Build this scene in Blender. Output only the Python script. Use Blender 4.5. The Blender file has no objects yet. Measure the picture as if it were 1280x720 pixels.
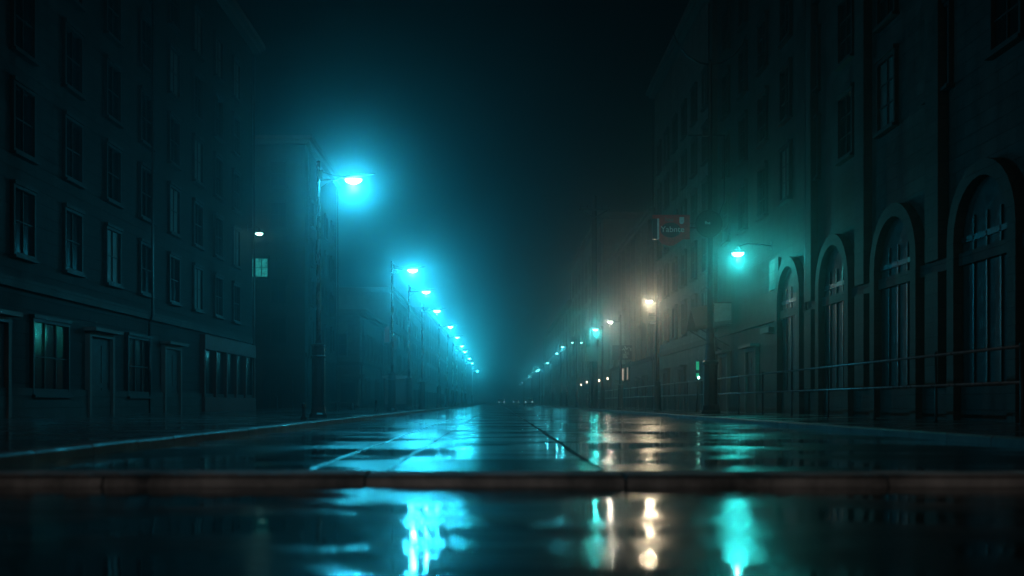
import bpy, math, random
from mathutils import Vector, Matrix
random.seed(7)
S = bpy.context.scene
COL = S.collection
PI = math.pi
CAM_H = 0.62

# ------------------------------------------------------------------ mesh helper
class MB:
    """collects verts / faces, builds ONE mesh object"""
    def __init__(s): s.v = []; s.f = []; s.smooth = []
    def add(s, vs, fs, smooth=False):
        b = len(s.v); s.v += [tuple(v) for v in vs]
        s.f += [tuple(b + i for i in f) for f in fs]; s.smooth += [smooth] * len(fs)
    def box(s, x0, x1, y0, y1, z0, z1, bev=0.0):
        if bev <= 0:
            vs = [(x0,y0,z0),(x1,y0,z0),(x1,y1,z0),(x0,y1,z0),(x0,y0,z1),(x1,y0,z1),(x1,y1,z1),(x0,y1,z1)]
            s.add(vs, [(3,2,1,0),(4,5,6,7),(0,1,5,4),(1,2,6,5),(2,3,7,6),(3,0,4,7)])
        else:
            b = bev
            vs = []
            for z, i in ((z0, 0), (z1 - b, 0), (z1, b)):
                vs += [(x0+i,y0+i,z),(x1-i,y0+i,z),(x1-i,y1-i,z),(x0+i,y1-i,z)]
            fs = [(3,2,1,0),(8,9,10,11)]
            for r in range(2):
                for k in range(4):
                    fs.append((r*4+k, r*4+(k+1)%4, r*4+4+(k+1)%4, r*4+4+k))
            s.add(vs, fs)
    def lathe(s, prof, seg=12, cx=0, cy=0, smooth=True, phase=0.0):
        """prof: (r, z) from bottom to top"""
        vs = []; fs = []
        for r, z in prof:
            for k in range(seg):
                a = 2*PI*k/seg + phase
                vs.append((cx + r*math.cos(a), cy + r*math.sin(a), z))
        n = len(prof)
        for i in range(n-1):
            for k in range(seg):
                k2 = (k+1) % seg
                fs.append((i*seg+k, i*seg+k2, (i+1)*seg+k2, (i+1)*seg+k))
        fs.append(tuple(reversed(range(seg)))); fs.append(tuple((n-1)*seg+k for k in range(seg)))
        s.add(vs, fs, smooth)
    def tube(s, pts, rad, seg=8, smooth=True):
        pts = [Vector(p) for p in pts]
        if not hasattr(rad, '__len__'): rad = [rad]*len(pts)
        vs = []; fs = []
        for i, p in enumerate(pts):
            d = (pts[min(i+1, len(pts)-1)] - pts[max(i-1, 0)]).normalized()
            up = Vector((0,0,1)) if abs(d.z) < .9 else Vector((0,1,0))
            a = d.cross(up).normalized(); b = a.cross(d)
            for k in range(seg):
                t = 2*PI*k/seg
                vs.append(p + (a*math.cos(t) + b*math.sin(t))*rad[i])
        for i in range(len(pts)-1):
            for k in range(seg):
                k2 = (k+1) % seg
                fs.append((i*seg+k, i*seg+k2, (i+1)*seg+k2, (i+1)*seg+k))
        fs.append(tuple(reversed(range(seg)))); fs.append(tuple((len(pts)-1)*seg+k for k in range(seg)))
        s.add(vs, fs, smooth)
    def prism(s, poly, y0, y1):
        """poly in (x, z), extruded along y"""
        n = len(poly)
        vs = [(x, y0, z) for x, z in poly] + [(x, y1, z) for x, z in poly]
        fs = [tuple(range(n)), tuple(reversed(range(n, 2*n)))]
        for k in range(n):
            k2 = (k+1) % n
            fs.append((k2, k, n+k, n+k2))
        s.add(vs, fs)
    def prism_x(s, poly, x0, x1):
        """poly in (y, z), extruded along x"""
        n = len(poly)
        vs = [(x0, y, z) for y, z in poly] + [(x1, y, z) for y, z in poly]
        fs = [tuple(reversed(range(n))), tuple(range(n, 2*n))]
        for k in range(n):
            k2 = (k+1) % n
            fs.append((k, k2, n+k2, n+k))
        s.add(vs, fs)
    def mesh(s, name, mat):
        me = bpy.data.meshes.new(name)
        me.from_pydata(s.v, [], s.f); me.update()
        me.polygons.foreach_set('use_smooth', s.smooth)
        if mat: me.materials.append(mat)
        return me
    def build(s, name, mat, parent=None):
        return link(name, s.mesh(name, mat), parent)

def link(name, me, parent=None, loc=None, rz=0):
    o = bpy.data.objects.new(name, me); COL.objects.link(o)
    if parent is not None: o.parent = parent
    if loc is not None: o.location = loc
    o.rotation_euler[2] = rz
    return o
def tag(o, label=None, cat=None, group=None, kind=None):
    if label: o['label'] = label
    if cat: o['category'] = cat
    if group: o['group'] = group
    if kind: o['kind'] = kind
    return o
def thing(name, label, cat, loc=(0,0,0), rz=0, group=None):
    o = bpy.data.objects.new(name, None); COL.objects.link(o)
    o.empty_display_size = .2
    o.location = loc; o.rotation_euler[2] = rz
    return tag(o, label, cat, group)
def copy_tree(o, parent=None):
    c = o.copy(); COL.objects.link(c)
    if parent is not None: c.parent = parent
    for ch in list(o.children): copy_tree(ch, c)
    return c

# ------------------------------------------------------------------ materials
def nodes(name):
    m = bpy.data.materials.new(name); m.use_nodes = True
    nt = m.node_tree; b = nt.nodes['Principled BSDF']
    return m, nt, b
def N(nt, t, **kw):
    n = nt.nodes.new(t)
    for k, v in kw.items():
        if k.startswith('i_'): n.inputs[k[2:].replace('_', ' ')].default_value = v
        else: setattr(n, k, v)
    return n
def noise(nt, vec, scale, detail=4, rough=.55, dist=0.0):
    n = N(nt, 'ShaderNodeTexNoise'); n.inputs['Scale'].default_value = scale
    n.inputs['Detail'].default_value = detail; n.inputs['Roughness'].default_value = rough
    n.inputs['Distortion'].default_value = dist
    nt.links.new(vec, n.inputs['Vector']); return n.outputs['Fac']
def ramp(nt, fac, stops):
    r = N(nt, 'ShaderNodeValToRGB'); e = r.color_ramp.elements
    while len(e) < len(stops): e.new(.5)
    for el, (p, c) in zip(e, stops):
        el.position = p; el.color = c if len(c) == 4 else (*c, 1)
    nt.links.new(fac, r.inputs['Fac']); return r.outputs['Color']
def mapping(nt, scale=(1,1,1), rot=(0,0,0), coord='Object'):
    tc = N(nt, 'ShaderNodeTexCoord'); mp = N(nt, 'ShaderNodeMapping')
    mp.inputs['Scale'].default_value = scale; mp.inputs['Rotation'].default_value = rot
    nt.links.new(tc.outputs[coord], mp.inputs['Vector']); return mp.outputs['Vector']
def math_n(nt, op, a, b):
    n = N(nt, 'ShaderNodeMath', operation=op)
    for i, x in enumerate((a, b)):
        if isinstance(x, (int, float)): n.inputs[i].default_value = x
        else: nt.links.new(x, n.inputs[i])
    return n.outputs[0]

def simple(name, col, rough=.5, metal=0.0, var=.35, scale=6.0, bump=.0, spec=.5, coat=0.0):
    m, nt, b = nodes(name)
    v = mapping(nt)
    f = noise(nt, v, scale, 6, .6)
    c0 = tuple(c*(1-var) for c in col); c1 = tuple(min(1, c*(1+var)) for c in col)
    nt.links.new(ramp(nt, f, [(.3, c0), (.7, c1)]), b.inputs['Base Color'])
    r = ramp(nt, f, [(.3, (rough*.75,)*3), (.7, (min(1, rough*1.25),)*3)])
    nt.links.new(r, b.inputs['Roughness'])
    b.inputs['Metallic'].default_value = metal
    b.inputs['Specular IOR Level'].default_value = spec
    b.inputs['Coat Weight'].default_value = coat; b.inputs['Coat Roughness'].default_value = .12
    if bump:
        bp = N(nt, 'ShaderNodeBump'); bp.inputs['Strength'].default_value = .6; bp.inputs['Distance'].default_value = bump
        nt.links.new(noise(nt, v, scale*5, 4), bp.inputs['Height']); nt.links.new(bp.outputs[0], b.inputs['Normal'])
    return m
def emit(name, col, strength):
    m, nt, b = nodes(name)
    b.inputs['Base Color'].default_value = (*[min(.8, c) for c in col], 1)
    b.inputs['Emission Color'].default_value = (*col, 1); b.inputs['Emission Strength'].default_value = strength
    m.cycles.emission_sampling = 'NONE'
    return m

def stone(name, col, rough, var, course=.42):
    m, nt, b = nodes(name)
    v = mapping(nt); vs = mapping(nt, scale=(1.6, 1.6, .16))
    f = noise(nt, v, 1.1, 8, .62); st = noise(nt, vs, 1.0, 6, .65)
    g = math_n(nt, 'ADD', math_n(nt, 'MULTIPLY', f, .5), math_n(nt, 'MULTIPLY', st, .5))
    c0 = tuple(c*(1-var) for c in col); c1 = tuple(min(1, c*(1+var)) for c in col)
    base = ramp(nt, g, [(.38, c0), (.62, c1)])
    sp = N(nt, 'ShaderNodeSeparateXYZ'); tc = N(nt, 'ShaderNodeTexCoord'); nt.links.new(tc.outputs['Object'], sp.inputs[0])
    cb = N(nt, 'ShaderNodeCombineXYZ'); nt.links.new(math_n(nt, 'ADD', sp.outputs[0], sp.outputs[1]), cb.inputs[0]); nt.links.new(sp.outputs[2], cb.inputs[1])
    br = N(nt, 'ShaderNodeTexBrick'); nt.links.new(cb.outputs[0], br.inputs['Vector'])
    br.inputs['Scale'].default_value = 1.0; br.inputs['Brick Width'].default_value = course*2.3; br.inputs['Row Height'].default_value = course
    br.inputs['Mortar Size'].default_value = .014; br.inputs['Mortar Smooth'].default_value = .3
    br.inputs['Color1'].default_value = (1,1,1,1); br.inputs['Color2'].default_value = (.72,.72,.72,1); br.inputs['Mortar'].default_value = (.35,.35,.35,1)
    mx = N(nt, 'ShaderNodeMix', data_type='RGBA', blend_type='MULTIPLY'); mx.inputs['Factor'].default_value = 1
    nt.links.new(base, mx.inputs['A']); nt.links.new(br.outputs['Color'], mx.inputs['B']); nt.links.new(mx.outputs['Result'], b.inputs['Base Color'])
    b.inputs['Roughness'].default_value = rough; b.inputs['Specular IOR Level'].default_value = .12
    bp = N(nt, 'ShaderNodeBump'); bp.inputs['Strength'].default_value = .7; bp.inputs['Distance'].default_value = .02
    h = math_n(nt, 'ADD', math_n(nt, 'MULTIPLY', br.outputs['Fac'], -1.0), math_n(nt, 'MULTIPLY', noise(nt, v, 9, 5), .6))
    nt.links.new(h, bp.inputs['Height']); nt.links.new(bp.outputs[0], b.inputs['Normal'])
    return m

def wet(name, c0, c1, patch_scale, wet_lo, wet_hi, r_dry, r_wet, grain, grain_h, wave_h, wave_scale, spec=.5):
    """wet ground: standing water where the mask is high, coarse damp stone elsewhere"""
    m, nt, b = nodes(name)
    v = mapping(nt)
    vs = mapping(nt, scale=(.55, 1.0, 1))
    patch = noise(nt, vs, patch_scale, 7, .58, .4)
    mask = ramp(nt, patch, [(wet_lo, (0,0,0)), (wet_hi, (1,1,1))])
    inv = math_n(nt, 'SUBTRACT', 1.0, mask)
    fine = noise(nt, v, grain, 5, .68)
    colf = noise(nt, v, 1.3, 8, .65)
    nt.links.new(ramp(nt, colf, [(.3, c0), (.7, c1)]), b.inputs['Base Color'])
    mr = N(nt, 'ShaderNodeMapRange'); nt.links.new(mask, mr.inputs['Value'])
    mr.inputs['To Min'].default_value = r_dry; mr.inputs['To Max'].default_value = r_wet
    nt.links.new(mr.outputs['Result'], b.inputs['Roughness'])
    b.inputs['IOR'].default_value = 1.4; b.inputs['Specular IOR Level'].default_value = spec
    va = mapping(nt, scale=(.30, 1, 1))
    wv = noise(nt, va, wave_scale, 3, .55, .3)
    wl2 = noise(nt, va, 1.1, 2, .5, .2)
    wv = math_n(nt, 'ADD', wv, math_n(nt, 'MULTIPLY', wl2, 2.4))
    h = math_n(nt, 'ADD', math_n(nt, 'MULTIPLY', math_n(nt, 'MULTIPLY', fine, inv), grain_h), math_n(nt, 'MULTIPLY', wv, wave_h))
    bp = N(nt, 'ShaderNodeBump'); bp.inputs['Strength'].default_value = 1.0; bp.inputs['Distance'].default_value = 1.0
    nt.links.new(h, bp.inputs['Height']); nt.links.new(bp.outputs[0], b.inputs['Normal'])
    return m

M = {}
M['road'] = wet('wet_asphalt', (.009,.009,.010), (.024,.023,.022), .55, .42, .56, .24, .03, 9, .0090, .0030, 4.5)
M['pave'] = wet('wet_paving', (.03,.03,.03), (.08,.075,.07), .8, .38, .58, .4, .04, 22, .005, .004, 4.0)
M['fore'] = wet('wet_forecourt', (.007,.006,.006), (.020,.017,.016), .7, .37, .54, .20, .025, 12, .0065, .0040, 5.0)
M['kerb'] = wet('wet_granite', (.05,.05,.05), (.14,.135,.13), 2.0, .5, .75, .55, .25, 30, .004, .001, 6, .35)
M['seam'] = simple('wet_bitumen', (.012,.012,.012), .30, var=.6, spec=.45, scale=3)
M['groove'] = simple('dirt_groove', (.012,.011,.010), .8, spec=.1)
M['sill_stone'] = stone('brown_granite', (.33,.295,.275), .75, .75, 30)
M['iron'] = simple('wet_black_iron', (.009,.010,.011), .42, var=.4, scale=9, bump=.002, spec=.25)
M['pole'] = simple('painted_steel', (.014,.015,.016), .27, metal=.0, var=.08, scale=3, spec=.6)
M['head'] = simple('lamp_housing', (.07,.075,.08), .45)
M['stone_dark'] = stone('shade_toned_stone', (.017,.016,.0155), .75, .5)  # base colour darkened to put night shade into the near block
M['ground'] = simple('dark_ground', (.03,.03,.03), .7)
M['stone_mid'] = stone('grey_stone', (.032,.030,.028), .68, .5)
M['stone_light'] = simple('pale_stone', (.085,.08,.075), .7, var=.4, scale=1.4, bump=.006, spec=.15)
M['stone_far'] = stone('glow_toned_stone', (.10,.094,.088), .68, .45)  # base colour lightened to stand for lamplit fog behind the dark posts
M['blind'] = simple('window_blind', (.05,.047,.042), .6, var=.5, scale=2)
M['shop_red'] = simple('dull_red_paint', (.07,.018,.015), .6, var=.3, scale=3, spec=.15)
M['frame'] = simple('window_frame', (.018,.018,.018), .6, spec=.15)
M['glass'] = simple('dark_glass', (.008,.009,.010), .14, spec=.22, var=.2)
M['clear'] = simple('clear_pane', (.5, .55, .55), .08, var=.1)
clear_shader = M['clear'].node_tree.nodes['Principled BSDF']
clear_shader.inputs['Transmission Weight'].default_value = .85
clear_shader.inputs['IOR'].default_value = 1.05
M['canopy'] = simple('canopy_sheet', (.045,.045,.044), .6, scale=3)
M['panel'] = simple('pale_panel', (.17,.16,.155), .55, var=.25, scale=5)
M['rail'] = simple('galvanised_rail', (.22,.22,.22), .32, metal=.6, spec=.6)
M['wood'] = simple('wet_bench_wood', (.07,.05,.035), .35, scale=12)
M['bark'] = simple('wet_bark', (.09,.07,.055), .7, scale=20, bump=.01)
M['red'] = simple('sign_red', (.60,.04,.035), .45, var=.25, scale=8)
M['sign_dark'] = simple('sign_dark', (.02,.03,.04), .4)
M['sign_white'] = simple('sign_white', (.62,.62,.60), .5, var=.2, scale=10)
M['sign_blue'] = simple('sign_slate', (.010,.018,.022), .6, var=.3, scale=12, spec=.1)
M['car'] = simple('car_paint', (.05,.06,.07), .25, metal=.3, coat=.5)
M['car2'] = simple('car_paint_pale', (.35,.36,.38), .25, metal=.3, coat=.5)
M['rubber'] = simple('tyre_rubber', (.015,.015,.015), .7)
K = 1.15
# (lamp colour, watts) of each kind of bulb; the lens is the glowing cover round it
BULB = {
    'l_cyan': ((.028, .66, 1.02), 1180*K),
    'l_cyan_dim': ((.026, .66, 1.02), 560*K),
    'l_cyan_far': ((.022, .70, .98), 370*K),
    'l_warm': ((1.0, .80, .52), 620*K),
    'l_pale': ((1.0, .85, .66), 320*K),
    'l_teal': ((.030, .84, .80), 500*K),
    'l_ice': ((.06, .80, 1.0), 260*K),
}
COVER = {'l_cyan': (.50, .95, 1.0), 'l_cyan_dim': (.40, .95, 1.0), 'l_cyan_far': (.22, .95, 1.0), 'l_warm': (1.0, .88, .66),
         'l_pale': (1.0, .90, .74), 'l_teal': (.34, 1.0, .93), 'l_ice': (.35, .95, 1.0)}
for bulb_key, cover_colour in COVER.items():
    M[bulb_key] = emit('lamp_cover', cover_colour, 9.0)
BULB_DATA = {}
def bulb(parent, light, loc, scale):
    key = (light, scale)
    if key not in BULB_DATA:
        colour, watts = BULB[light]
        ld = bpy.data.lights.new('bulb', 'POINT'); ld.color = colour; ld.energy = watts*scale*scale
        ld.shadow_soft_size = .10*scale
        BULB_DATA[key] = ld
    o = bpy.data.objects.new('bulb', BULB_DATA[key]); COL.objects.link(o)
    o.parent = parent; o.location = loc
    return o
M['l_dim'] = emit('lamp_dim', (.35,.95,.85), 12)
M['l_head'] = emit('headlight_glow', (.4,.9,1.0), 3)
M['l_green'] = emit('green_sign_glow', (.03,.75,.40), .38)
M['l_shop'] = emit('shop_lamp_glow', (1.0,.74,.55), 7)
def window_light(name, a, b_, s):
    m, nt, b = nodes(name)
    v = mapping(nt, scale=(2.2, 2.2, 2.2))
    f = noise(nt, v, 2.4, 6, .7)
    nt.links.new(ramp(nt, f, [(.35, a), (.7, b_)]), b.inputs['Emission Color'])
    m.cycles.emission_sampling = 'NONE'
    b.inputs['Emission Strength'].default_value = s; b.inputs['Base Color'].default_value = (.02,.03,.03,1)
    b.inputs['Roughness'].default_value = .1
    return m
M['w_teal'] = window_light('lit_window_teal', (.002,.025,.026), (.015,.24,.22), 2.0)
M['w_warm'] = window_light('lit_window_warm', (.34,.24,.18), (.75,.55,.42), 1.5)

# ------------------------------------------------------------------ camera
cam = bpy.data.cameras.new('camera'); co = bpy.data.objects.new('camera', cam); COL.objects.link(co)
co.location = (0, 0, CAM_H); co.rotation_euler = (PI/2, 0, 0)
cam.lens = 36; cam.sensor_width = 36; cam.shift_x = 18/1280; cam.shift_y = 143/1280
cam.clip_start = .05; cam.clip_end = 4000
cam.dof.use_dof = True; cam.dof.focus_distance = 48; cam.dof.aperture_fstop = .80; cam.dof.aperture_blades = 0
S.camera = co

# ------------------------------------------------------------------ world: night sky
w = bpy.data.worlds.new('World'); S.world = w; w.use_nodes = True
nt = w.node_tree; bg = nt.nodes['Background']
# clear-of-the-fog night sky: deep blue overhead, with an added glow partway up behind us to brighten the stone row
tc = nt.nodes.new('ShaderNodeTexCoord'); sp = nt.nodes.new('ShaderNodeSeparateXYZ'); nt.links.new(tc.outputs['Generated'], sp.inputs[0])
up = ramp(nt, sp.outputs['Z'], [(.10, (0,0,0)), (.35, (1,1,1)), (.9, (0,0,0))])
back = ramp(nt, math_n(nt, 'MULTIPLY', sp.outputs['Y'], -1.0), [(.15, (0,0,0)), (.7, (1,1,1))])
mx = nt.nodes.new('ShaderNodeMix'); mx.data_type = 'RGBA'
nt.links.new(math_n(nt, 'MULTIPLY', up, back), mx.inputs['Factor'])
mx.inputs['A'].default_value = (.0002, .0006, .0010, 1); mx.inputs['B'].default_value = (.24, .225, .215, 1)
nt.links.new(mx.outputs['Result'], bg.inputs['Color']); bg.inputs['Strength'].default_value = 1.0

# ------------------------------------------------------------------ setting
KL, KR, BL, BR = -4.75, 7.25, -16.0, 13.0
Y0, Y1 = 8.45, 9.05          # stone sill across the view
FAR = 1060
def sheet(name, x0, x1, y0, y1, z, mat):
    mb = MB(); mb.add([(x0,y0,z),(x1,y0,z),(x1,y1,z),(x0,y1,z)], [(0,1,2,3)])
    return tag(mb.build(name, mat), kind='structure')
sheet('ground', -125, 125, -36, 1096, -.30, M['ground'])
sheet('road', KL, KR, Y1, FAR, 0, M['road'])
sheet('forecourt', -100, 100, -34, Y0, -.075, M['fore'])
mb = MB(); mb.box(-100, KL-.30, Y1, FAR, -.2, .12); tag(mb.build('pavement', M['pave']), kind='structure')
mb = MB(); mb.box(KR+.30, 100, Y1, FAR, -.2, .12); tag(mb.build('pavement', M['pave']), kind='structure')
for s, xk in ((-1, KL), (1, KR)):
    mb = MB(); y = Y1
    x0, x1 = (xk-.298, xk) if s < 0 else (xk, xk+.298)
    while y < 420:
        mb.box(x0, x1, y, y+1.485, -.2, .125 + random.uniform(-.006,.006), .025); y += 1.5
    mb.box(x0, x1, y, FAR, -.2, .125)
    tag(mb.build('kerb', M['kerb']), kind='structure')
# the raised row of granite blocks that crosses the picture
xs = [-3.27-2.17*k for k in range(14, 0, -1)] + [-3.27, -1.10, 1.06] + [1.06+2.17*k for k in range(1, 14)]
mb = MB()
for a, b in zip(xs[:-1], xs[1:]):
    j = random.uniform(-.008, .008); jy = random.uniform(-.015, .015)
    prof = [(Y0+jy, -.2), (Y0+jy, -.07), (Y0+jy+.004, -.03), (Y0+jy+.022, j+.012), (Y0+jy+.05, j+.022), (Y0+.25, j+.026), (Y1-.08, j+.022), (Y1-.004, j+.004), (Y1-.004, -.2)]
    nx = 44; n = len(prof); vs = []; fs = []
    chip = [0.0]*(nx+1)
    for q in range(5):
        c0 = random.randint(0, nx); dp = random.uniform(.008, .03)
        for i in range(max(0, c0-random.randint(1,3)), min(nx, c0+random.randint(1,3))+1): chip[i] = max(chip[i], dp*random.uniform(.6,1))
    chip[0] = max(chip[0], .016); chip[nx] = max(chip[nx], .016)
    for i in range(nx+1):
        x = a+.012 + (b-a-.024)*i/nx
        for k, (py, pz) in enumerate(prof):
            e = 1 if 2 <= k <= 4 else .25
            vs.append((x, py + (chip[i]*e + random.uniform(-.003,.003) if k < 6 else 0), pz - (chip[i]*.8*e if 2 <= k <= 5 else 0) + random.uniform(-.0025,.0025)))
    for i in range(nx):
        for k in range(n-1): fs.append((i*n+k, i*n+n+k, i*n+n+k+1, i*n+k+1))
    fs += [tuple(reversed(range(n))), tuple(nx*n+k for k in range(n))]
    fs = [tuple(reversed(f)) for f in fs]
    mb.add(vs, fs)
tag(mb.build('kerb', M['sill_stone']), kind='structure')
# seams of the concrete carriageway: two raised bitumen beads and an open crack
def strip(name, x, y0, y1, wd, z, mat, wob=.012, h=.007):
    mb = MB(); pts = []; y = y0
    while y < y1:
        pts.append((x + wob*math.sin(y*.9) + random.uniform(-wob, wob)*.5, y)); y += max(.35, (y-6)*.10)
    vs = []; fs = []
    for px, py in pts:
        ww = wd*random.uniform(.35, 1.25)
        vs += [(px-ww/2, py, z), (px-ww/6, py, z+h), (px+ww/6, py, z+h), (px+ww/2, py, z)]
    for i in range(len(pts)-1):
        for k in range(3):
            fs.append((i*4+k, i*4+k+1, i*4+4+k+1, i*4+4+k))
    mb.add(vs, fs, True)
    return tag(mb.build(name, mat), kind='structure')
strip('road_seam', -1.74, 9.4, 90, .07, .003, M['seam'])
strip('road_seam', -1.0, 9.4, 120, .06, .003, M['seam'])
strip('road_crack', .95, 9.4, 160, .07, .004, M['groove'], .012, .001)

for jy, jw in ((13.4, .035), (17.6, .045), (24.0, .07), (33.5, .10), (46.0, .14)):
    mb = MB(); vs = []; fs = []; n = 40
    for i in range(n+1):
        jx = KL+.02 + (KR-KL-.04)*i/n; wob = random.uniform(-.02, .02); hw = jw*random.uniform(.3, .6)
        vs += [(jx, jy+wob-hw, .0035), (jx, jy+wob+hw, .0035)]
    for i in range(n): fs.append((2*i, 2*i+2, 2*i+3, 2*i+1))
    mb.add(vs, fs)
    tag(mb.build('road_joint', M['groove']), kind='structure')

# haze: one closed box round everything
mb = MB(); mb.box(-128, 128, -38, 1099, -1.3, 34)
hz = tag(mb.build('haze', None), kind='stuff')
hm = bpy.data.materials.new('haze_air'); hm.use_nodes = True
hn = hm.node_tree; hn.nodes.remove(hn.nodes['Principled BSDF'])
pv = hn.nodes.new('ShaderNodeVolumePrincipled')
pv.inputs['Color'].default_value = (.85, .93, .95, 1); pv.inputs['Density'].default_value = .0038
pv.inputs['Anisotropy'].default_value = .955
hn.links.new(pv.outputs[0], hn.nodes['Material Output'].inputs['Volume'])
hm.cycles.homogeneous_volume = True
hz.data.materials.append(hm)

# ------------------------------------------------------------------ street lamps
def lens_mesh(mat, a=.25, b=.13, c=.11):
    mb = MB(); seg = 10; rows = 5
    vs = []; fs = []
    for i in range(rows+1):
        t = -PI/2 + PI*.5*i/rows
        for k in range(seg):
            p = 2*PI*k/seg
            vs.append((a*math.cos(t)*math.cos(p), b*math.cos(t)*math.sin(p), c*math.sin(t)))
    for i in range(rows):
        for k in range(seg):
            k2 = (k+1) % seg
            fs.append((i*seg+k, i*seg+k2, (i+1)*seg+k2, (i+1)*seg+k))
    fs.append(tuple(rows*seg+k for k in range(seg)))
    mb.add(vs, fs, True)
    return mb.mesh('lens', mat)
LENS = {}
def make_lamp(label, X, d, side, top, headz, off, light, ped=2.5, pr=.07, pedr=.225, group=None, scale=1.0, base=.12):
    metal = M['pole'] if side > 0 else M['iron']
    """side: +1 arm reaches towards +X. off: horizontal distance pole -> light"""
    r = thing('street_lamp', label, 'street lamp', (X, d, base), 0, group)
    top -= base; headz -= base
    mb = MB()
    mb.lathe([(pedr*1.35, 0), (pedr*1.35, .10), (pedr*1.12, .16), (pedr*1.05, .28), (pedr, .34), (pedr*.97, ped*.80), (pedr*1.12, ped*.805), (pedr*1.12, ped*.83),
              (pedr*.96, ped*.84), (pedr*.93, ped*.95), (pedr*1.04, ped*.96), (pedr*1.0, ped*.985), (pedr*.5, ped), (pr*1.3, ped+.10)], 10, phase=PI/10, smooth=False)
    mb.build('pedestal', M['iron'], r)
    mb = MB(); mb.lathe([(pr*1.15, ped*.95), (pr*1.1, ped+.6), (pr, top*.7), (pr*.82, top-.25), (pr*.95, top-.24), (pr*.95, top-.03), (pr*.4, top)], 12)
    mb.build('pole', metal, r)
    s = side
    mb = MB(); mb.tube([(s*pr*.5, 0, headz+.02), (s*off*.4, 0, headz+.03), (s*(off-.2), 0, headz+.10)], [.035, .028, .022], 8)
    mb.tube([(s*pr*.5, 0, headz-.28), (s*off*.25, 0, headz-.10), (s*off*.55, 0, headz+.03)], .013, 6)
    mb.tube([(s*pr*.5, 0, headz+.30), (s*off*.45, 0, headz+.16), (s*(off-.25), 0, headz+.12)], .008, 5)
    mb.build('arm', metal, r)
    mb = MB(); mb.box(-s*.0-.07+s*.08, .07+s*.08, -.06, .06, headz+.02, headz+.34, .01); mb.build('ballast_box', M['iron'], r)
    mb = MB()          # slim housing, tilted up and reaching past the light
    prof = [(-.30, .09, .05), (-.20, .15, .07), (.15, .17, .075), (.30, .12, .06), (.62, .07, .035), (.72, .03, .02)]
    vs = []; fs = []
    for (u, wy, hz_) in prof:
        wy *= 1.25
        z0 = headz + .10 + .16*u
        for k in range(8):
            t = 2*PI*k/8
            vs.append((s*(off+u*scale), wy*math.cos(t)*scale, z0 + hz_*max(-.2, math.sin(t))*scale))
    for i in range(len(prof)-1):
        for k in range(8):
            k2 = (k+1) % 8
            fs.append((i*8+k, i*8+k2, i*8+8+k2, i*8+8+k))
    fs += [tuple(range(8)), tuple(range((len(prof)-1)*8, len(prof)*8))]
    mb.add(vs, fs, True)
    h = mb.build('lamp_head', M['head'], r)
    key = (light, scale)
    if key not in LENS: LENS[key] = lens_mesh(M[light], .29*scale, .17*scale, .15*scale)
    l = link('lens', LENS[key], h, (s*off, 0, headz+.03))
    bulb(h, light, (s*off, 0, headz+.03-.265*scale), scale)
    return r

GL = 'cyan lamps in a row along the left kerb'
left = [
 (-5.93, 33.9, 8.62, 7.97, 'tallest cyan street lamp, its chunky dark pedestal between wet kerb and short bollard'),
 (-5.93, 57.5, 8.55, 8.03, 'second tallest cyan street lamp, standing in front of the glazed kiosk'),
 (-5.93, 68.4, 8.5, 7.99, 'third cyan street lamp of its row, rising at the corner of the glazed kiosk'),
 (-5.93, 80.5, 8.45, 7.80, 'fourth cyan street lamp of its row, first one clear beyond the glazed kiosk'),
 (-5.93, 103.5, 8.6, 8.25, 'fifth cyan street lamp of its row, beside the iron railing beyond the bare trees'),
 (-5.93, 121, 8.6, 8.3, 'sixth cyan street lamp of its row, fading into fog beyond the railing posts'),
 (-5.93, 136, 8.6, 8.1, 'seventh cyan street lamp of its row, slender and pale in the fog'),
 (-5.93, 149, 8.6, 8.0, 'eighth cyan street lamp of its row, small and nearly lost in the fog'),
 (-5.93, 172, 8.6, 8.0, 'ninth cyan street lamp of its row, a tiny light low in the cyan glow'),
]
for i, (X, d, top, hz_, lab) in enumerate(left):
    make_lamp(lab, X, d, 1, top, hz_, 1.16, 'l_cyan' if i < 2 else 'l_cyan_dim' if i < 5 else 'l_cyan_far', group=GL, ped=2.45 if i == 0 else 2.15)
first = None
for d in (192, 240):
    if first is None:
        first = make_lamp('tiny far cyan street lamp dissolving in the fog at the vanishing end of its row', -5.93, d, 1, 8.6, 8.0, 1.16, 'l_cyan_far', group=GL, ped=2.15)
    else:
        c = copy_tree(first); c.location = (-5.93, d, .12)
GR = 'lamps in a row along the right kerb'
make_lamp('warm white street lamp, brightest of the paler row, two small boxes on its pole', 8.73, 55.9, -1, 6.52, 6.12, .45, 'l_warm', ped=1.65, pr=.10, pedr=.18, group=GR, scale=.62)
make_lamp('dimmer warm street lamp whose pole carries the dark rectangular signboard', 9.0, 75, -1, 7.05, 6.52, .76, 'l_pale', ped=1.8, pr=.085, pedr=.19, group=GR, scale=.7)
make_lamp('street lamp with a single teal light, standing just beyond the dark signboard', 8.9, 87, -1, 7.1, 6.8, .6, 'l_teal', ped=1.8, pr=.085, pedr=.19, group=GR, scale=.85)
make_lamp('slim street lamp with icy light, first beyond the unlit two-headed pole', 8.9, 131, -1, 8.0, 7.7, .6, 'l_ice', ped=1.9, pr=.07, pedr=.2, group=GR, scale=.62)
make_lamp('slim street lamp with icy light, second beyond the unlit two-headed pole', 8.9, 143.5, -1, 7.8, 7.46, .6, 'l_ice', ped=1.9, pr=.07, pedr=.2, group=GR, scale=.62)
make_lamp('slim street lamp with icy light, last of the paler row whose pole still shows', 8.9, 171, -1, 7.6, 7.2, .6, 'l_ice', ped=1.9, pr=.07, pedr=.2, group=GR, scale=.62)
first = None
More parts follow.
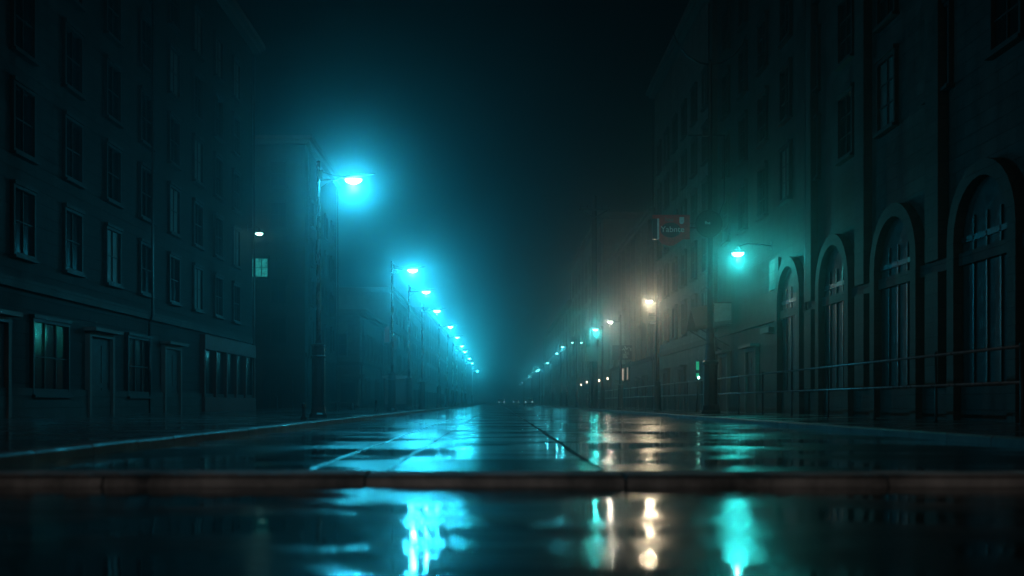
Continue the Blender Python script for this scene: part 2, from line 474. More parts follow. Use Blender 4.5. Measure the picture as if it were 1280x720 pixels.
for d in (205, 217, 266, 345):
    if first is None:
        first = make_lamp('tiny far icy street lamp, a dot on the descending line of the paler row', 8.9, d, -1, 7.6, 7.2, .6, 'l_ice', ped=1.9, pr=.07, pedr=.2, group=GR, scale=.62)
    else:
        c = copy_tree(first); c.location = (8.9, d, .12)

# small boxes on the warm lamp's pole
wl = [o for o in COL.objects if o.get('label', '').startswith('warm white street lamp')][0]
for z, x in ((5.3, -.34), (4.85, -.30)):
    mb = MB(); mb.box(x-.16, x+.16, -.14, .14, z-.10, z+.10, .03); mb.tube([(x, 0, z), (0, 0, z-.08)], .02, 6)
    mb.build('signal_box', M['iron'], wl)

# two-headed unlit pole and signpost further back on the right
r = thing('street_lamp', 'unlit slim pole with two stubby lamp heads on a short crossbar', 'street lamp', (8.75, 113, .12), 0, GR)
mb = MB(); mb.lathe([(.2,0),(.2,.1),(.16,.2),(.15,1.7),(.08,1.8),(.07,7.5),(.03,7.55)], 10); mb.build('pole', M['iron'], r)
mb = MB(); mb.tube([(-.5,0,7.3),(.5,0,7.3)], .03, 6); mb.build('arm', M['iron'], r)
for s in (-1, 1):
    mb = MB(); mb.lathe([(.05,7.1),(.14,7.16),(.15,7.26),(.05,7.36)], 10, cx=.5*s); h = mb.build('lamp_head', M['head'], r)
    mb = MB(); mb.lathe([(.03,7.03),(.10,7.07),(.10,7.10)], 8, cx=.5*s); mb.build('lens', M['l_dim'], h)
r = thing('signpost', 'dark signpost with an upright square board, between the teal lamp and two-headed pole', 'signpost', (8.75, 96.5, .12))
mb = MB(); mb.lathe([(.2,0),(.2,.1),(.16,.2),(.15,1.9),(.09,2.1),(.075,6.4),(.03,6.45)], 10); mb.build('pole', M['iron'], r)
mb = MB(); mb.box(-.35,.65,-.14,-.09,4.4,5.7,.01); mb.build('board', M['sign_dark'], r)
mb = MB(); mb.box(-.42,.72,-.09,-.03,4.34,5.76,.01); mb.build('board_frame', M['iron'], r)

# dark rectangular signboard on the second right lamp
r = thing('signboard', 'dark rectangular signboard with faint pale marks, fixed across a lamp pole', 'sign', (9.14, 75.16, 4.28))
mb = MB(); mb.box(-.70,.70,0,.06,-.5,.5,.01); mb.build('board', M['sign_blue'], r)
mb = MB()
for (x0,x1,z0,z1) in ((-.73,.73,.5,.54),(-.73,.73,-.54,-.5),(-.74,-.70,-.54,.54),(.70,.74,-.54,.54)): mb.box(x0,x1,-.02,.07,z0,z1)
mb.build('board_frame', M['sign_dark'], r)
mb = MB()
for k in range(26):
    x = random.uniform(-.02,.62); z = random.uniform(-.05,.40); q = random.uniform(.02,.06)
    mb.box(x, x+q, -.006, -.002, z, z+random.uniform(.02,.09))
for k in range(5):
    z = -.12-.07*k; mb.box(.05, random.uniform(.3,.6), -.006, -.002, z, z+.025)
mb.build('marks', M['sign_white'], r)

# ------------------------------------------------------------------ tall mast with signs
r = thing('tall_mast', 'tall black mast on a thick stepped pedestal, carrying the red sign and round emblem', 'mast', (9.2, 44.3, .12))
mb = MB()
mb.lathe([(.44,0),(.44,.10),(.37,.18),(.36,.34),(.32,.42),(.30,2.05),(.30,2.12),(.36,2.16),(.36,2.26),(.27,2.32)], 8, smooth=False, phase=PI/8)
mb.build('pedestal', M['iron'], r)
mb = MB(); mb.lathe([(.27,2.32),(.235,2.42),(.20,2.9),(.19,3.0),(.21,3.04),(.18,3.1),(.165,3.6),(.18,3.64),(.13,3.74)], 10, smooth=False)
mb.build('collar', M['iron'], r)
mb = MB(); mb.lathe([(.14,3.7),(.13,5.5),(.12,7.6),(.15,7.65),(.15,7.8),(.11,7.9),(.10,11),(.09,15.2),(.04,15.3)], 12)
mb.build('pole', M['iron'], r)
mb = MB(); mb.tube([(-.95,0,12.05),(.62,0,12.05)], .035, 6); mb.tube([(-.35,0,12.05),(0,0,12.45)], .03, 6); mb.box(-.35,-.05,-.08,.08,12.0,12.25,.02)
mb.build('crossarm', M['iron'], r)
for s in (-1, 1):
    mb = MB(); mb.tube([(s*.02,0,15.1),(s*.5,0,15.2),(s*1.0,0,15.5),(s*1.4,0,16.0),(s*1.6,0,16.5)], [.05,.045,.04,.035,.02], 6)
    mb.build('curved_arm', M['iron'], r)
mb = MB(); mb.tube([(.60,0,12.05),(.62,0,11),(.60,0,9.2),(.35,0,8.5),(.1,0,8.1)], .028, 6); mb.build('conduit', M['iron'], r)

def text_mesh(name, txt, size, mat, parent, loc, rot=(PI/2,0,0), ext=.006, sx=1.0):
    cu = bpy.data.curves.new('lettering', 'FONT'); cu.body = txt; cu.size = size; cu.extrude = ext
    cu.align_x = 'CENTER'; cu.align_y = 'CENTER'; cu.resolution_u = 3
    t = bpy.data.objects.new('lettering_source', cu); COL.objects.link(t)
    bpy.context.view_layer.update()
    me = bpy.data.meshes.new_from_object(t.evaluated_get(bpy.context.evaluated_depsgraph_get()))
    bpy.data.objects.remove(t); bpy.data.curves.remove(cu)
    me.name = name; me.materials.clear(); me.materials.append(mat)
    o = link(name, me, parent, loc); o.rotation_euler = rot; o.scale = (sx, 1, 1)
    return o
# red sign, left of the mast
r = thing('advertising_sign', 'worn red sign with dark pale-lettered centre and pointed lower edge, beside the round emblem', 'sign', (7.50, 44.3, 8.17))
mb = MB(); mb.box(-.52,.81,-.03,.03,-.50,.56,.008); mb.build('board', M['red'], r)
mb = MB(); mb.box(-.80,-.60,-.035,.03,-.50,.40,.008); mb.build('side_panel', M['sign_dark'], r)
mb = MB(); mb.box(-.80,-.52,-.025,.03,.40,.56,.008); mb.build('top_panel', M['red'], r)
mb = MB(); mb.box(-.60,-.52,-.045,.03,-.50,.40); mb.build('white_bar', M['sign_white'], r)
mb = MB(); n = 24
mb.prism([(-.02+.44*math.cos(2*PI*k/n), -.10+.32*math.sin(2*PI*k/n)) for k in range(n)], -.055, -.031); mb.build('centre_panel', M['sign_dark'], r)
mb = MB(); mb.prism([(-.55,-.50),(.52,-.50),(.10,-.78),(-.08,-.80),(-.38,-.70)], -.03, .03); mb.build('lower_panel', M['red'], r)
mb = MB(); mb.prism([(.52,-.50),(.58,-.46),(.12,-.86),(-.20,-.86),(-.38,-.72),(-.08,-.79),(.10,-.77)][::1], -.05, -.032); mb.build('lower_trim', M['panel'], r)
mb = MB(); mb.prism([(.36,.46),(.56,.46),(.56,.22),(.50,.16),(.42,.16),(.36,.22)], -.045, -.031); mb.build('shield_mark', M['sign_white'], r)
text_mesh('lettering', 'Yabnte', .36, M['sign_white'], r, (.06,-.058,-.08))
text_mesh('lettering', 'hau', .26, M['panel'], r, (-.08,-.034,.36))
mb = MB(); mb.tube([(.80,0,-.0),(1.58,0,-.0)], .03, 6); mb.tube([(.80,0,.2),(1.58,0,.1)], .015, 6); mb.build('bracket', M['iron'], r)
# round emblem on the mast
r = thing('round_sign', 'round dark ring emblem with a pale band, clamped on the tall mast', 'sign', (9.12, 44.14, 8.32))
mb = MB(); vs=[]; fs=[]; n=32; m_=8
for i in range(n):
    a=2*PI*i/n
    for k in range(m_):
        t=2*PI*k/m_; rr=.555+.05*math.cos(t)
        vs.append((rr*math.cos(a), .05*math.sin(t), rr*math.sin(a)))
for i in range(n):
    for k in range(m_):
        fs.append((i*m_+k, ((i+1)%n)*m_+k, ((i+1)%n)*m_+(k+1)%m_, i*m_+(k+1)%m_))
mb.add(vs,fs,True); mb.build('ring', M['iron'], r)
mb = MB(); mb.prism([(.53*math.cos(2*PI*k/n), .53*math.sin(2*PI*k/n)) for k in range(n)], -.02, .02); mb.build('disc', M['iron'], r)
mb = MB()
for k in range(8):
    a=2*PI*k/8+.2; mb.tube([(.38*math.cos(a),-.035,.38*math.sin(a)),(.50*math.cos(a),-.035,.50*math.sin(a))],.014,6)
mb.build('spoke', M['iron'], r)
mb = MB(); mb.box(-.36,.36,-.045,-.022,-.08,.14,.004); mb.build('band', M['sign_blue'], r)
text_mesh('lettering', 'Ihe', .20, M['sign_white'], r, (-.08,-.05,.03))

# ------------------------------------------------------------------ buildings
def win_mesh(wd, h, bars=(1,1), arch=False):
    mb = MB(); t = .11; d0, d1 = -.14, .0
    mb.box(-wd/2-t, -wd/2, d0, d1, -t, h+t); mb.box(wd/2, wd/2+t, d0, d1, -t, h+t)
    mb.box(-wd/2, wd/2, d0, d1, h, h+t); mb.box(-wd/2-t*1.6, wd/2+t*1.6, d0-.10, d1, -t-.10, -t-.002); mb.box(-wd/2, wd/2, d0, d1, -t, 0)
    mb.box(-wd/2-t*1.3, wd/2+t*1.3, d0-.06, d1, h+t+.002, h+t+.13)
    for k in range(bars[0]):
        x = -wd/2 + wd*(k+1)/(bars[0]+1); mb.box(x-.025, x+.025, -.07, -.032, 0, h)
    for k in range(bars[1]):
        z = h*(k+1)/(bars[1]+1); mb.box(-wd/2, wd/2, -.067, -.029, z-.022, z+.022)
    fm = mb.mesh('window', M['frame'])
    p = MB(); p.add([(-wd/2,-.02,0),(wd/2,-.02,0),(wd/2,-.02,h),(-wd/2,-.02,h)], [(0,1,2,3)])
    return fm, p
WIN = {}
def window(parent, x, y, z, rz, wd=1.3, h=2.0, bars=(1,1), fmat=None, pane='glass'):
    key = (wd, h, bars, fmat)
    if key not in WIN:
        fm, p = win_mesh(wd, h, bars)
        if fmat: fm.materials[0] = M[fmat]
        WIN[key] = (fm, p, {})
    fm, p, pm = WIN[key]
    if pane == 'glass' and random.random() < .22: pane = 'blind'
    if pane not in pm: pm[pane] = p.mesh('pane', M[pane])
    f = link('window', fm, parent, (x, y, z), rz); link('pane', pm[pane], f)
    return f
def face_row(parent, side, xf, y0, y1, zs, pitch, wd, h, skip=(), fmat=None, bars=(1,1)):
    n = int((y1-y0-1.0)//pitch); off = ((y1-y0) - (n-1)*pitch)/2
    rz = PI/2 if side < 0 else -PI/2
    k = 0
    for z in zs:
        for i in range(n):
            k += 1
            if (k in skip): continue
            window(parent, xf, y0+off+i*pitch, z, rz, wd, h, bars, fmat)
def building(label, side, xf, depth, y0, y1, h, mat, cornice=True, plinth=True, name='stone_building'):
    r = thing(name, label, 'building', (0,0,0))
    x0, x1 = (xf-depth, xf) if side < 0 else (xf, xf+depth)
    mb = MB(); mb.box(x0, x1, y0, y1, .10, h); mb.build('wall', M[mat], r)
    e = .45
    if cornice:
        mb = MB(); mb.box(x0-e, x1+e, y0-e, y1+e, h+.002, h+.30); mb.box(x0-e-.25, x1+e+.25, y0-e-.25, y1+e+.25, h+.302, h+.62)
        mb.build('cornice', M['stone_light'], r)
    if plinth:
        mb = MB()
        if side < 0: mb.box(x1+.003, x1+.12, y0, y1, .10, 1.1); mb.box(x1+.003, x1+.18, y0, y1, 4.4, 4.75)
        else: mb.box(x0-.12, x0-.003, y0, y1, .10, 1.1); mb.box(x0-.18, x0-.003, y0, y1, 4.4, 4.75)
        mb.box(x0, x1, y0-.18, y0-.003, 4.4, 4.75)
        mb.build('string_course', M['stone_mid'], r)
    for yy in ((y0+.6, y1-.6) if y1-y0 < 30 else (y0+.6, (y0+y1)/2+.3, y1-.6)):
        xx = x1+.12 if side < 0 else x0-.12
        mb = MB(); mb.tube([(xx, yy, .15), (xx, yy, 4.3)], .06, 8); mb.tube([(xx + (-.0), yy, 4.3), (xx + (.14 if side < 0 else -.14), yy, 4.55), (xx + (.14 if side < 0 else -.14), yy, h-.4)], .06, 8)
        mb.build('drainpipe', M['iron'], r)
    return r
def doorway(parent, x, y, rz, wd=1.5, h=2.7, mat='frame'):
    mb = MB(); mb.box(-wd/2-.2, -wd/2, -.2, 0, .12, h+.2); mb.box(wd/2, wd/2+.2, -.2, 0, .12, h+.2); mb.box(-wd/2, wd/2, -.2, 0, h, h+.2); mb.box(-wd/2-.35, wd/2+.35, -.5, 0, h+.202, h+.34)
    f = mb.build('door_surround', M['stone_light'], parent); f.location = (x, y, 0); f.rotation_euler[2] = rz
    mb = MB(); mb.box(-wd/2, wd/2, -.05, -.004, .12, h); 
    for k in (-1, 1):
        mb.box(k*wd/4-wd/6, k*wd/4+wd/6, -.07, -.052, .5, 1.2); mb.box(k*wd/4-wd/6, k*wd/4+wd/6, -.07, -.052, 1.4, h-.3)
    mb.build('door', M[mat], f)
    return f
def arch(parent, x, y, rz, wd, zs, mat='stone_mid', door='frame'):
    """round-headed opening: jambs and ring stand proud, door leaf inside. zs: springing height"""
    n = 14; t = .42; mb = MB()
    inner = [(-wd/2, .12)] + [(-wd/2*math.cos(PI*k/n), zs + wd/2*math.sin(PI*k/n)) for k in range(n+1)] + [(wd/2, .12)]
    ro = wd/2 + t
    outer = [(-ro, .12)] + [(-ro*math.cos(PI*k/n), zs + ro*math.sin(PI*k/n)) for k in range(n+1)] + [(ro, .12)]
    for k in range(len(inner)-1):
        q = [inner[k], outer[k], outer[k+1], inner[k+1]]
        mb.prism(q, -.32, -.003)
    f = mb.build('arch_surround', M[mat], parent); f.location = (x, y, 0); f.rotation_euler[2] = rz
    mb = MB(); mb.prism(inner, -.06, -.004); mb.build('door', M[door], f)
    mb = MB()
    for k in range(1, 4): mb.box(-wd/2+wd*k/4-.04, -wd/2+wd*k/4+.04, -.11, -.062, .12, zs+wd*.2)
    mb.box(-wd/2, wd/2, -.11, -.062, zs-.08, zs+.08); mb.build('glazing_bar', M['iron'], f)
    return f

FL = [5.6, 9.0, 12.4, 15.8, 19.2]
# left A: dark block nearest on the left
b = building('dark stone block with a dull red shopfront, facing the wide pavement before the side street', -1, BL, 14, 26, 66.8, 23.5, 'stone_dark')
face_row(b, -1, BL, 26, 66.8, FL, 4.0, 1.4, 2.1)
for y in (32, 41, 50): doorway(b, BL, y, PI/2, 2.2, 3.2)
for y in (36.5, 45.5): window(b, BL, y, 1.0, PI/2, 2.8, 2.4, (2,1))
mb = MB()
for z0, z1 in ((.12,.9),(3.5,4.3)): mb.box(BL+.003, BL+.30, 55, 66.5, z0, z1, .02)
for k in range(6): mb.box(BL+.003, BL+.26, 55+k*2.26, 55.2+k*2.26, .902, 3.498)
sf = mb.build('shopfront', M['shop_red'], b)
mb = MB(); mb.box(BL+.02, BL+.06, 55.2, 66.3, .902, 3.498); mb.build('shop_window', M['glass'], sf)
# left B: across the side street, its end wall faces us and holds the lit window
b = building('dim stone block beyond the side street, its end wall holding one lit teal window', -1, BL, 16, 85, 101.5, 22, 'stone_mid')
for zi, z in enumerate([5.6, 8.9, 11.05, 15.2, 18.6]):
    for x in (-18.2, -19.85, -22.6, -25.4, -28.4):
        lit = (zi == 2 and x == -19.85)
        if zi == 2 and x == -18.2: continue
        if x == -19.85 and not lit: continue
        window(b, x, 85, z, 0, 1.55 if lit else 1.2, 1.5 if lit else 2.0, (2,1) if lit else (1,1), None, 'w_teal' if lit else 'glass')
face_row(b, -1, BL, 85, 101.5, [5.6,9,12.4,15.8], 3.6, 1.3, 2.0)
arch(b, -18.4, 85, 0, 2.0, 2.4); doorway(b, -22.5, 85, 0, 1.6, 2.7); arch(b, -26, 85, 0, 2.0, 2.4)
# left C: lower building with a cornice and porch
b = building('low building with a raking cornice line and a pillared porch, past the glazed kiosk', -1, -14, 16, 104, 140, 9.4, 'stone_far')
face_row(b, -1, -14, 104, 140, [5.4], 3.4, 1.3, 2.2, fmat='stone_light')
for y in (110, 118, 126, 134): doorway(b, -14, y, PI/2, 1.8, 2.9)
for x in (-16, -19, -22, -25): window(b, x, 104, 5.4, 0, 1.3, 2.2, (1,1), 'stone_light')
mb = MB(); mb.box(-16.6,-13.4,102.2,103.7,3.0,3.3,.02); mb.box(-16.8,-13.2,102.0,103.7,3.302,3.42,.02); po = mb.build('porch_roof', M['stone_light'], b)
for x in (-16.3, -13.9):
    mb = MB(); mb.lathe([(.22,.12),(.22,.3),(.15,.34),(.13,2.8),(.2,2.9),(.2,2.998)], 10, cx=x, cy=102.5); mb.build('pillar', M['stone_light'], b)
doorway(b, -15.2, 103.99, 0, 1.5, 2.6)
def hung_sign(label, x, y, z, wd, h, mat, group=None):
    r = thing('hanging_sign', label, 'sign', (x, y, z), 0, group)
    mb = MB(); mb.box(-wd/2, wd/2, -.06, .06, -h/2, h/2, .015); mb.build('board', M[mat], r)
    mb = MB(); mb.box(-wd/2-.04, wd/2+.04, -.08, .08, h/2+.002, h/2+.06); mb.box(-wd/2-.04, wd/2+.04, -.08, .08, -h/2-.06, -h/2-.002); mb.build('board_frame', M['iron'], r)
    mb = MB(); mb.tube([(-wd/2-.5, 0, h/2-.1), (-wd/2, 0, h/2-.1)], .03, 6); mb.tube([(-wd/2-.5, 0, -h/2+.1), (-wd/2, 0, -h/2+.1)], .03, 6); mb.build('bracket', M['iron'], r)
    return r
hung_sign('faded pinkish upright sign on the low building, close by a lamp pole', -13.3, 123, 9.0-.2, .6, 1.9, 'red')
hung_sign('grey green upright sign on the low building, lower than the pinkish one', -13.15, 129, 8.2, .9, 1.8, 'panel')
# further left
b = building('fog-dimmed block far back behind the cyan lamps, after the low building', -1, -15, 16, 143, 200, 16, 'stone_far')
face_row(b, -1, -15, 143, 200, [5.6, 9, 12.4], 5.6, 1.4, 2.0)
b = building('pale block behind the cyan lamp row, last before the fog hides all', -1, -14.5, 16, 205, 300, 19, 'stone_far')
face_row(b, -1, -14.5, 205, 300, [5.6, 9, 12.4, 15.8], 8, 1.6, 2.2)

# right R1: arcaded frontage behind the fence
b = building('tall stone building with round arches and a gabled porch, behind the tall mast and fence', 1, BR, 16, 22, 62, 25, 'stone_mid')
doorway(b, BR, 52, -PI/2, 1.9, 3.2)
for y in (27, 33, 39, 45): arch(b, BR, y, -PI/2, 3.0, 5.1)
face_row(b, 1, BR, 22, 62, [9.8, 13.4, 17.0, 20.6], 4.0, 1.4, 2.2, bars=(1,2))
for y in (24, 30, 36, 42, 61):
    mb = MB(); mb.box(BR-.30, BR-.004, y-.45, y+.45, 1.102, 4.398); mb.box(BR-.30, BR-.004, y-.45, y+.45, 4.752, 24.9)
    mb.build('pilaster', M['stone_mid'], b)
for (y, wd, z, out) in ((58.3, 3.0, 5.0, 2.0),):
    mb = MB()
    for sgn in (-1, 1):
        mb.add([(BR-out, y, z+1.0), (BR-.004, y, z+1.35), (BR-.004, y+sgn*wd/2, z+.1), (BR-out, y+sgn*wd/2, z-.15),
                (BR-out, y, z+.9), (BR-.004, y, z+1.25), (BR-.004, y+sgn*wd/2, z), (BR-out, y+sgn*wd/2, z-.25)],
               [(0,1,2,3),(7,6,5,4),(0,3,7,4),(3,2,6,7),(1,0,4,5)])
    c = mb.build('porch_canopy', M['canopy'], b)
    for sgn in (-1, 1):
        mb = MB(); mb.tube([(BR-.02, y+sgn*wd*.42, z-1.3), (BR-out+.15, y+sgn*wd*.42, z-.2)], .04, 6); mb.build('canopy_bracket', M['iron'], c)
    doorway(b, BR, y, -PI/2, 1.9, 3.2)
mb = MB(); mb.box(BR-.55, BR-.004, 47.0, 48.6, 3.85, 4.1, .02); mb.build('ledge', M['stone_light'], b)
mb = MB(); mb.box(BR-.12, BR-.004, 47.0, 48.6, 5.9, 7.3, .01); mb.build('wall_panel', M['stone_far'], b)
hung_sign('pale grey hanging panel below the gabled porch, next to the tall mast', 12.55, 57.0, 5.55, .95, 1.15, 'panel')
def wall_lamp(label, x, y, z, side, light, arm=.9, sc=1.0, group=None):
    r = thing('wall_lamp', label, 'wall lamp', (x, y, z), 0, group)
    mb = MB(); mb.tube([(side*arm, 0, .35), (side*arm*.3, 0, .45), (0, 0, .30), (0, 0, .1)], .03, 6); mb.box(side*arm-.02, side*arm+.02, -.12, .12, .15, .55); mb.build('bracket', M['iron'], r)
    mb = MB(); mb.lathe([(.34*sc, .0), (.33*sc, .03), (.18*sc, .13), (.07, .22), (.05, .30)], 14); h = mb.build('lamp_shade', M['iron'], r)
    me = lens_mesh(M[light], .30*sc, .30*sc, .16*sc); link('lens', me, h, (0, 0, -.02))
    if light in BULB: bulb(h, light, (0, 0, -.02-.30*sc), sc)
    return r
wall_lamp('bright teal wall lamp bracketed out from the arched building, above the fence', 11.4, 48.6, 7.72, 1, 'l_teal', 1.6)
wall_lamp('small faint wall lamp high on the dark block above the lit teal window', BL+.75, 65.5, 11.45, -1, 'l_dim', .75, .8)
# right R2 / R3 / further
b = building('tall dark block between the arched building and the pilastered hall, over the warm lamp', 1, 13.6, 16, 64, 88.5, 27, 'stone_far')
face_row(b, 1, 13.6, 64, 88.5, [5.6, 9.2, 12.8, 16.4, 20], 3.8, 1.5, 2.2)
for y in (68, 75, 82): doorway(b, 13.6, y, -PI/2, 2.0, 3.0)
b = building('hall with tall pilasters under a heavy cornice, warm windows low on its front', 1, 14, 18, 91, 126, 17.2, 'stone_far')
for k in range(9):
    y = 93 + k*3.9
    mb = MB(); mb.box(14-.40, 14-.004, y-.45, y+.45, 4.76, 17.15); mb.build('pilaster', M['stone_light'], b)
for k in range(8):
    y = 93 + (k+.5)*3.9
    window(b, 14, y, 8.2, -PI/2, 1.5, 6.0, (1,3))
for y, wd in ((109.5, 2.0), (113.8, 2.0)): window(b, 14, y, 3.55-.5, -PI/2, wd, 1.35, (0,0), None, 'w_warm')
for y in (97, 102, 119): doorway(b, 14, y, -PI/2, 1.8, 2.8)
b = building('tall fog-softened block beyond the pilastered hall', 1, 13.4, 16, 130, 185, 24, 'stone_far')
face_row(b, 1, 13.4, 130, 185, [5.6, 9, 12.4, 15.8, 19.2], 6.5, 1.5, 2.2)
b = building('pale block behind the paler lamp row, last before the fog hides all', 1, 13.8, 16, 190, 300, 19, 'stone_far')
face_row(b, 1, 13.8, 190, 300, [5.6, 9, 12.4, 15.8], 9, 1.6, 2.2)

# shop lamps strung low beyond the dark signboard
for k, (y, z, X) in enumerate(((108, 3.2, 11.6), (113, 3.3, 11.6), (118, 3.2, 11.7), (124, 3.3, 11.6), (132, 3.3, 11.5), (140, 3.1, 11.4))):
    r = thing('shop_lantern', 'small warm lantern on a slim post in a low glowing row before the pilastered hall', 'lantern', (X, y, .12), 0, 'lanterns before the pilastered hall')
    mb = MB(); mb.lathe([(.08,0),(.08,.1),(.035,.15),(.03,z-.3)], 8); mb.build('post', M['iron'], r)
    mb = MB(); mb.lathe([(.03,z-.31),(.07,z-.25),(.075,z-.12),(.03,z-.06)], 8); mb.build('lantern', M['l_shop'], r)

# green lit sign on a thin post, white pin light
r = thing('lit_sign', 'small lit sign of two stacked green bars on a thin post by the tall mast', 'sign', (12.0, 61.5, .12))
mb = MB(); mb.lathe([(.08,0),(.08,.1),(.04,.15),(.035,3.1)], 8); mb.build('post', M['iron'], r)
mb = MB(); mb.box(-.13,.13,-.05,.06,1.85,3.05,.01); mb.build('casing', M['sign_dark'], r)
for z0, z1 in ((2.45,2.95),(2.02,2.25)):
    mb = MB(); mb.box(-.085,.085,-.07,-.052,z0,z1); mb.build('light_bar', M['l_green'], r)
r = thing('marker_post', 'thin leaning marker post with a white pin light, at the foot of the tall mast', 'post', (10.7, 54.5, .12))
mb = MB(); mb.tube([(-.12,0,0),(.0,0,1.75)], [.05,.035], 8); mb.build('post', M['iron'], r)
mb = MB(); mb.lathe([(.02,1.75),(.055,1.79),(.055,1.85),(.02,1.89)], 8); mb.build('light', M['l_dim'], r)

# utility mast with a crossarm behind the right lamps
r = thing('utility_pole', 'thick faint utility pole with a crossarm, rising above the far lamps in fog', 'utility pole', (8.6+.75, 99, .12))
mb = MB(); mb.lathe([(.36,0),(.33,3),(.28,14),(.22,20.4),(.1,20.5)], 12); mb.build('pole', M['iron'], r)
mb = MB(); mb.box(-1.5,1.5,-.32,-.2,19.0,19.2); mb.tube([(0,-.26,18.3),(1.2,-.26,19.0)],.05,6); mb.tube([(0,-.26,18.3),(-1.2,-.26,19.0)],.05,6); mb.build('crossarm', M['iron'], r)
for x in (-1.35,-.7,.7,1.35):
    mb = MB(); mb.lathe([(.03,19.2),(.07,19.28),(.04,19.34),(.07,19.42),(.03,19.5)], 8, cx=x, cy=-.26); mb.build('insulator', M['stone_light'], r)

# ------------------------------------------------------------------ fences, bollards, bench, kiosk
def fence(name, label, x, y0, y1, step, h, rails, mesh_gap=None):
    r = thing(name, label, 'fence', (x, y0, .12))
    y = 0
    while y <= y1-y0+.01:
        mb = MB(); mb.lathe([(.05,0),(.05,.04),(.036,.05),(.036,h-.03),(.05,h),(.02,h+.06)], 8, cy=y); mb.build('post', M['iron'], r); y += step
    for z in rails:
        mb = MB(); mb.tube([(0,0,z),(0,y1-y0,z)], .04, 6); mb.build('rail', M['rail'], r)
    if mesh_gap:
        mb = MB(); y = 0
        while y < y1-y0:
            mb.box(-.010,.010,y-.010,y+.010,rails[-1]+.02,rails[0]-.02); y += mesh_gap
        mb.build('baluster', M['iron'], r)
    return r
fence('metal_fence', 'long post and rail metal fence on the pavement edge before the arched building', 11.0, 21.5, 126.6, 4.2, 1.72, (1.68, .92))
fence('iron_railing', 'low iron railing with thin bars beyond the glazed kiosk, by the bare trees', -7.4, 84, 140, 4, 1.7, (1.66, .2), .5)

def bollard(label, x, y, h):
    r = thing('bollard', label, 'bollard', (x, y, .12), 0, 'short thin bollards')
    mb = MB(); mb.lathe([(.10,0),(.10,.05),(.055,.09),(.05,h*.72)], 10); mb.build('shaft', M['iron'], r)
    mb = MB(); mb.lathe([(.07,h*.72),(.07,h*.78),(.05,h*.8),(.065,h*.9),(.045,h),(.015,h+.03)], 10); mb.build('cap', M['iron'], r)
bollard('short thin bollard beside the pedestal of the tallest cyan lamp', -5.72, 30.2, .46)
bollard('thin bollard in front of the glazed kiosk, beside the second cyan lamp', -6.7, 56.5, .62)
bollard('thin bollard near the arched doorway across the side street', -15.2, 70.5, .9)

r = thing('bench', 'long low backless bench on the wide wet pavement, between the two tallest cyan lamps', 'bench', (-9.6, 64, .12), 0)
mb = MB()
for k in range(4): mb.box(-.78,.78,-.24+k*.125,-.24+k*.125+.11,.44,.50,.008)
mb.build('seat', M['wood'], r)
for x in (-.5,.5):
    mb = MB(); mb.box(x-.06,x+.06,-.2,.2,0,.438,.01); mb.build('leg', M['iron'], r)
r = thing('kiosk', 'glazed pavement kiosk with a flat overhanging roof behind the second cyan lamp', 'kiosk', (-6.98, 71.2, .12))
mb = MB(); mb.box(-.95,.95,-.85,.85,2.22,2.32,.02); mb.box(-.88,.88,-.78,.78,2.12,2.218); mb.build('roof', M['rail'], r)
mb = MB(); mb.box(-.85,.85,-.75,.75,0,.38,.01); mb.build('plinth', M['iron'], r)
for x in (-.82,.82):
    for y in (-.72,.72):
        mb = MB(); mb.box(x-.04,x+.04,y-.04,y+.04,.382,2.118); mb.build('corner_post', M['iron'], r)
mb = MB(); mb.box(-.778,.778,-.735,-.705,.382,2.118); mb.build('front_panel', M['clear'], r)
mb = MB(); mb.box(-.778,.778,.705,.735,.382,2.118); mb.build('back_panel', M['clear'], r)
for x in (-.82,.82):
    mb = MB(); mb.box(x-.015,x+.015,-.678,.678,.382,2.118); mb.build('side_panel', M['clear'], r)

# ------------------------------------------------------------------ bare trees
def tree(label, x, y, h, seed):
    rnd = random.Random(seed)
    r = thing('bare_tree', label, 'tree', (x, y, .12), 0, 'bare trees by the railing')
    t = MB(); c = MB()
    t.tube([(0,0,0),(.03,.02,h*.2),(-.02,.05,h*.42)], [.11,.085,.06], 8)
    def grow(p, d, ln, rad, lvl):
        pts = [p]; q = p; dd = d
        for k in range(3):
            dd = (dd + Vector((rnd.uniform(-.25,.25), rnd.uniform(-.25,.25), rnd.uniform(-.05,.2)))).normalized()
            q = q + dd*ln/3; pts.append(q)
        c.tube(pts, [rad, rad*.8, rad*.6, rad*.4], 5)
        if lvl:
            for k in range(4):
                a = rnd.uniform(0, 2*PI)
                nd = (dd + Vector((math.cos(a), math.sin(a), rnd.uniform(-.1,.6)))*.8).normalized()
                grow(pts[rnd.choice((1,2,3))], nd, ln*rnd.uniform(.55,.8), rad*.5, lvl-1)
    for k in range(6):
        a = 2*PI*k/6 + rnd.uniform(-.4,.4)
        grow(Vector((-.02,.05,h*(.3+.02*k))), Vector((math.cos(a)*.7, math.sin(a)*.7, .9)).normalized(), h*.30, .04, 3)
    t.build('trunk', M['bark'], r); c.build('crown', M['bark'], r)
tree('bare shrubby tree by the railing, darkest of three and closest to the kiosk', -8.9, 86, 3.9, 1)
tree('bare shrubby tree by the railing, between two others', -8.8, 96, 4.3, 2)
tree('bare shrubby tree by the railing, last of three and palest in the fog', -8.9, 110, 4.6, 3)

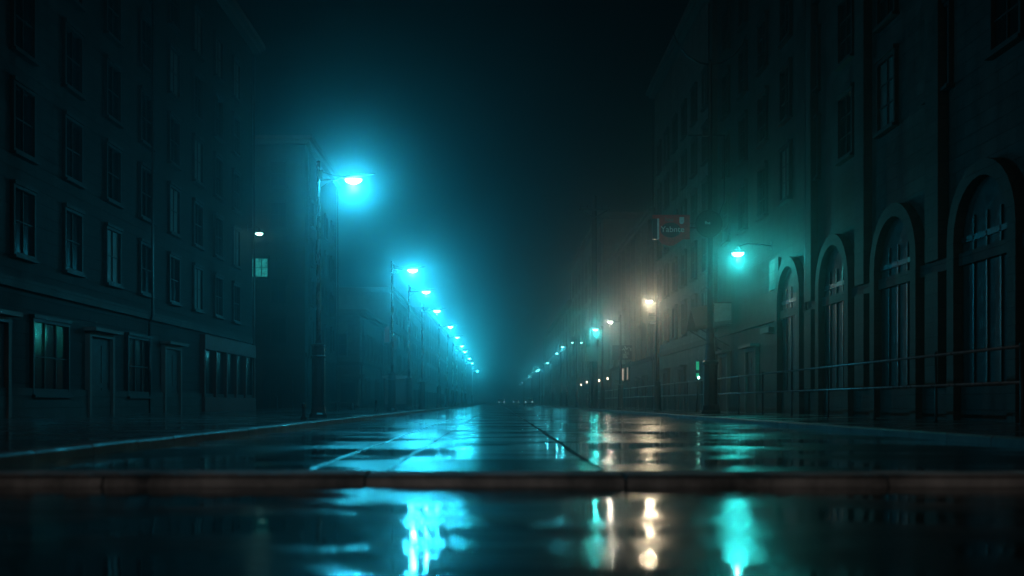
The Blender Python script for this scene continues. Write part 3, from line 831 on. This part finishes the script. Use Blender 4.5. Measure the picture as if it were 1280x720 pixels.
# ------------------------------------------------------------------ far cars
def car(label, x, y, paint):
    r = thing('car', label, 'car', (x, y, .0), 0, 'oncoming cars far down the road')
    mb = MB()
    side = [(-2.1,.28),(-2.15,.62),(-1.95,.82),(-1.0,.95),(-.45,1.40),(1.0,1.43),(1.7,.98),(2.1,.92),(2.15,.5),(2.1,.28)]
    for (xa, xb, ins) in ((-.88,.88,0),): mb.prism_x(side, xa, xb)
    mb.build('body', M[paint], r)
    mb = MB(); mb.prism_x([(-.99,.97),(-.46,1.37),(-.40,1.37),(-.93,.96)], -.74,.74)
    w_ = mb.build('windscreen', M['glass'], r); w_.location = (0,-.03,.03)
    for sx in (-1,1):
        mb = MB(); mb.prism_x([(-.75,.98),(-.4,1.34),(.9,1.36),(1.4,1.0)], sx*.884-.004, sx*.884+.004); mb.build('side_window', M['glass'], r)
        mb = MB(); mb.lathe([(.05,0),(.10,.02),(.10,.06)], 10); h = mb.build('headlight', M['l_head'], r); h.rotation_euler = (PI/2,0,0); h.location = (sx*.66,-2.08,.68)
        for yy in (-1.35,1.35):
            mb = MB(); mb.lathe([(.28,0),(.32,.03),(.32,.18),(.28,.21)], 16); wh = mb.build('wheel', M['rubber'], r); wh.rotation_euler = (0,PI/2,0); wh.location = (sx*.86-.105,yy,.32)
car('far oncoming car near the crack in the road, closest of three to the cyan lamps', 1.0, 262, 'car')
car('far oncoming car with headlights, in the middle of three far cars', 4.9, 275, 'car2')
car('far oncoming car with headlights, hugging the kerb of the paler lamps', 6.2, 205, 'car')

# ------------------------------------------------------------------ render settings
S.render.engine = 'CYCLES'
c = S.cycles
c.use_denoising = True; c.denoising_prefilter = 'ACCURATE'; c.denoiser = 'OPENIMAGEDENOISE'; c.denoising_input_passes = 'RGB_ALBEDO_NORMAL'
c.max_bounces = 6; c.diffuse_bounces = 2; c.glossy_bounces = 3; c.transmission_bounces = 2; c.volume_bounces = 0; c.transparent_max_bounces = 6
c.sample_clamp_indirect = 12; c.sample_clamp_direct = 0
c.use_light_tree = True; c.caustics_reflective = False; c.caustics_refractive = False
c.use_adaptive_sampling = False
v = S.view_settings; v.view_transform = 'Standard'; v.look = 'None'; v.exposure = 0; v.gamma = 1; v.use_curve_mapping = False
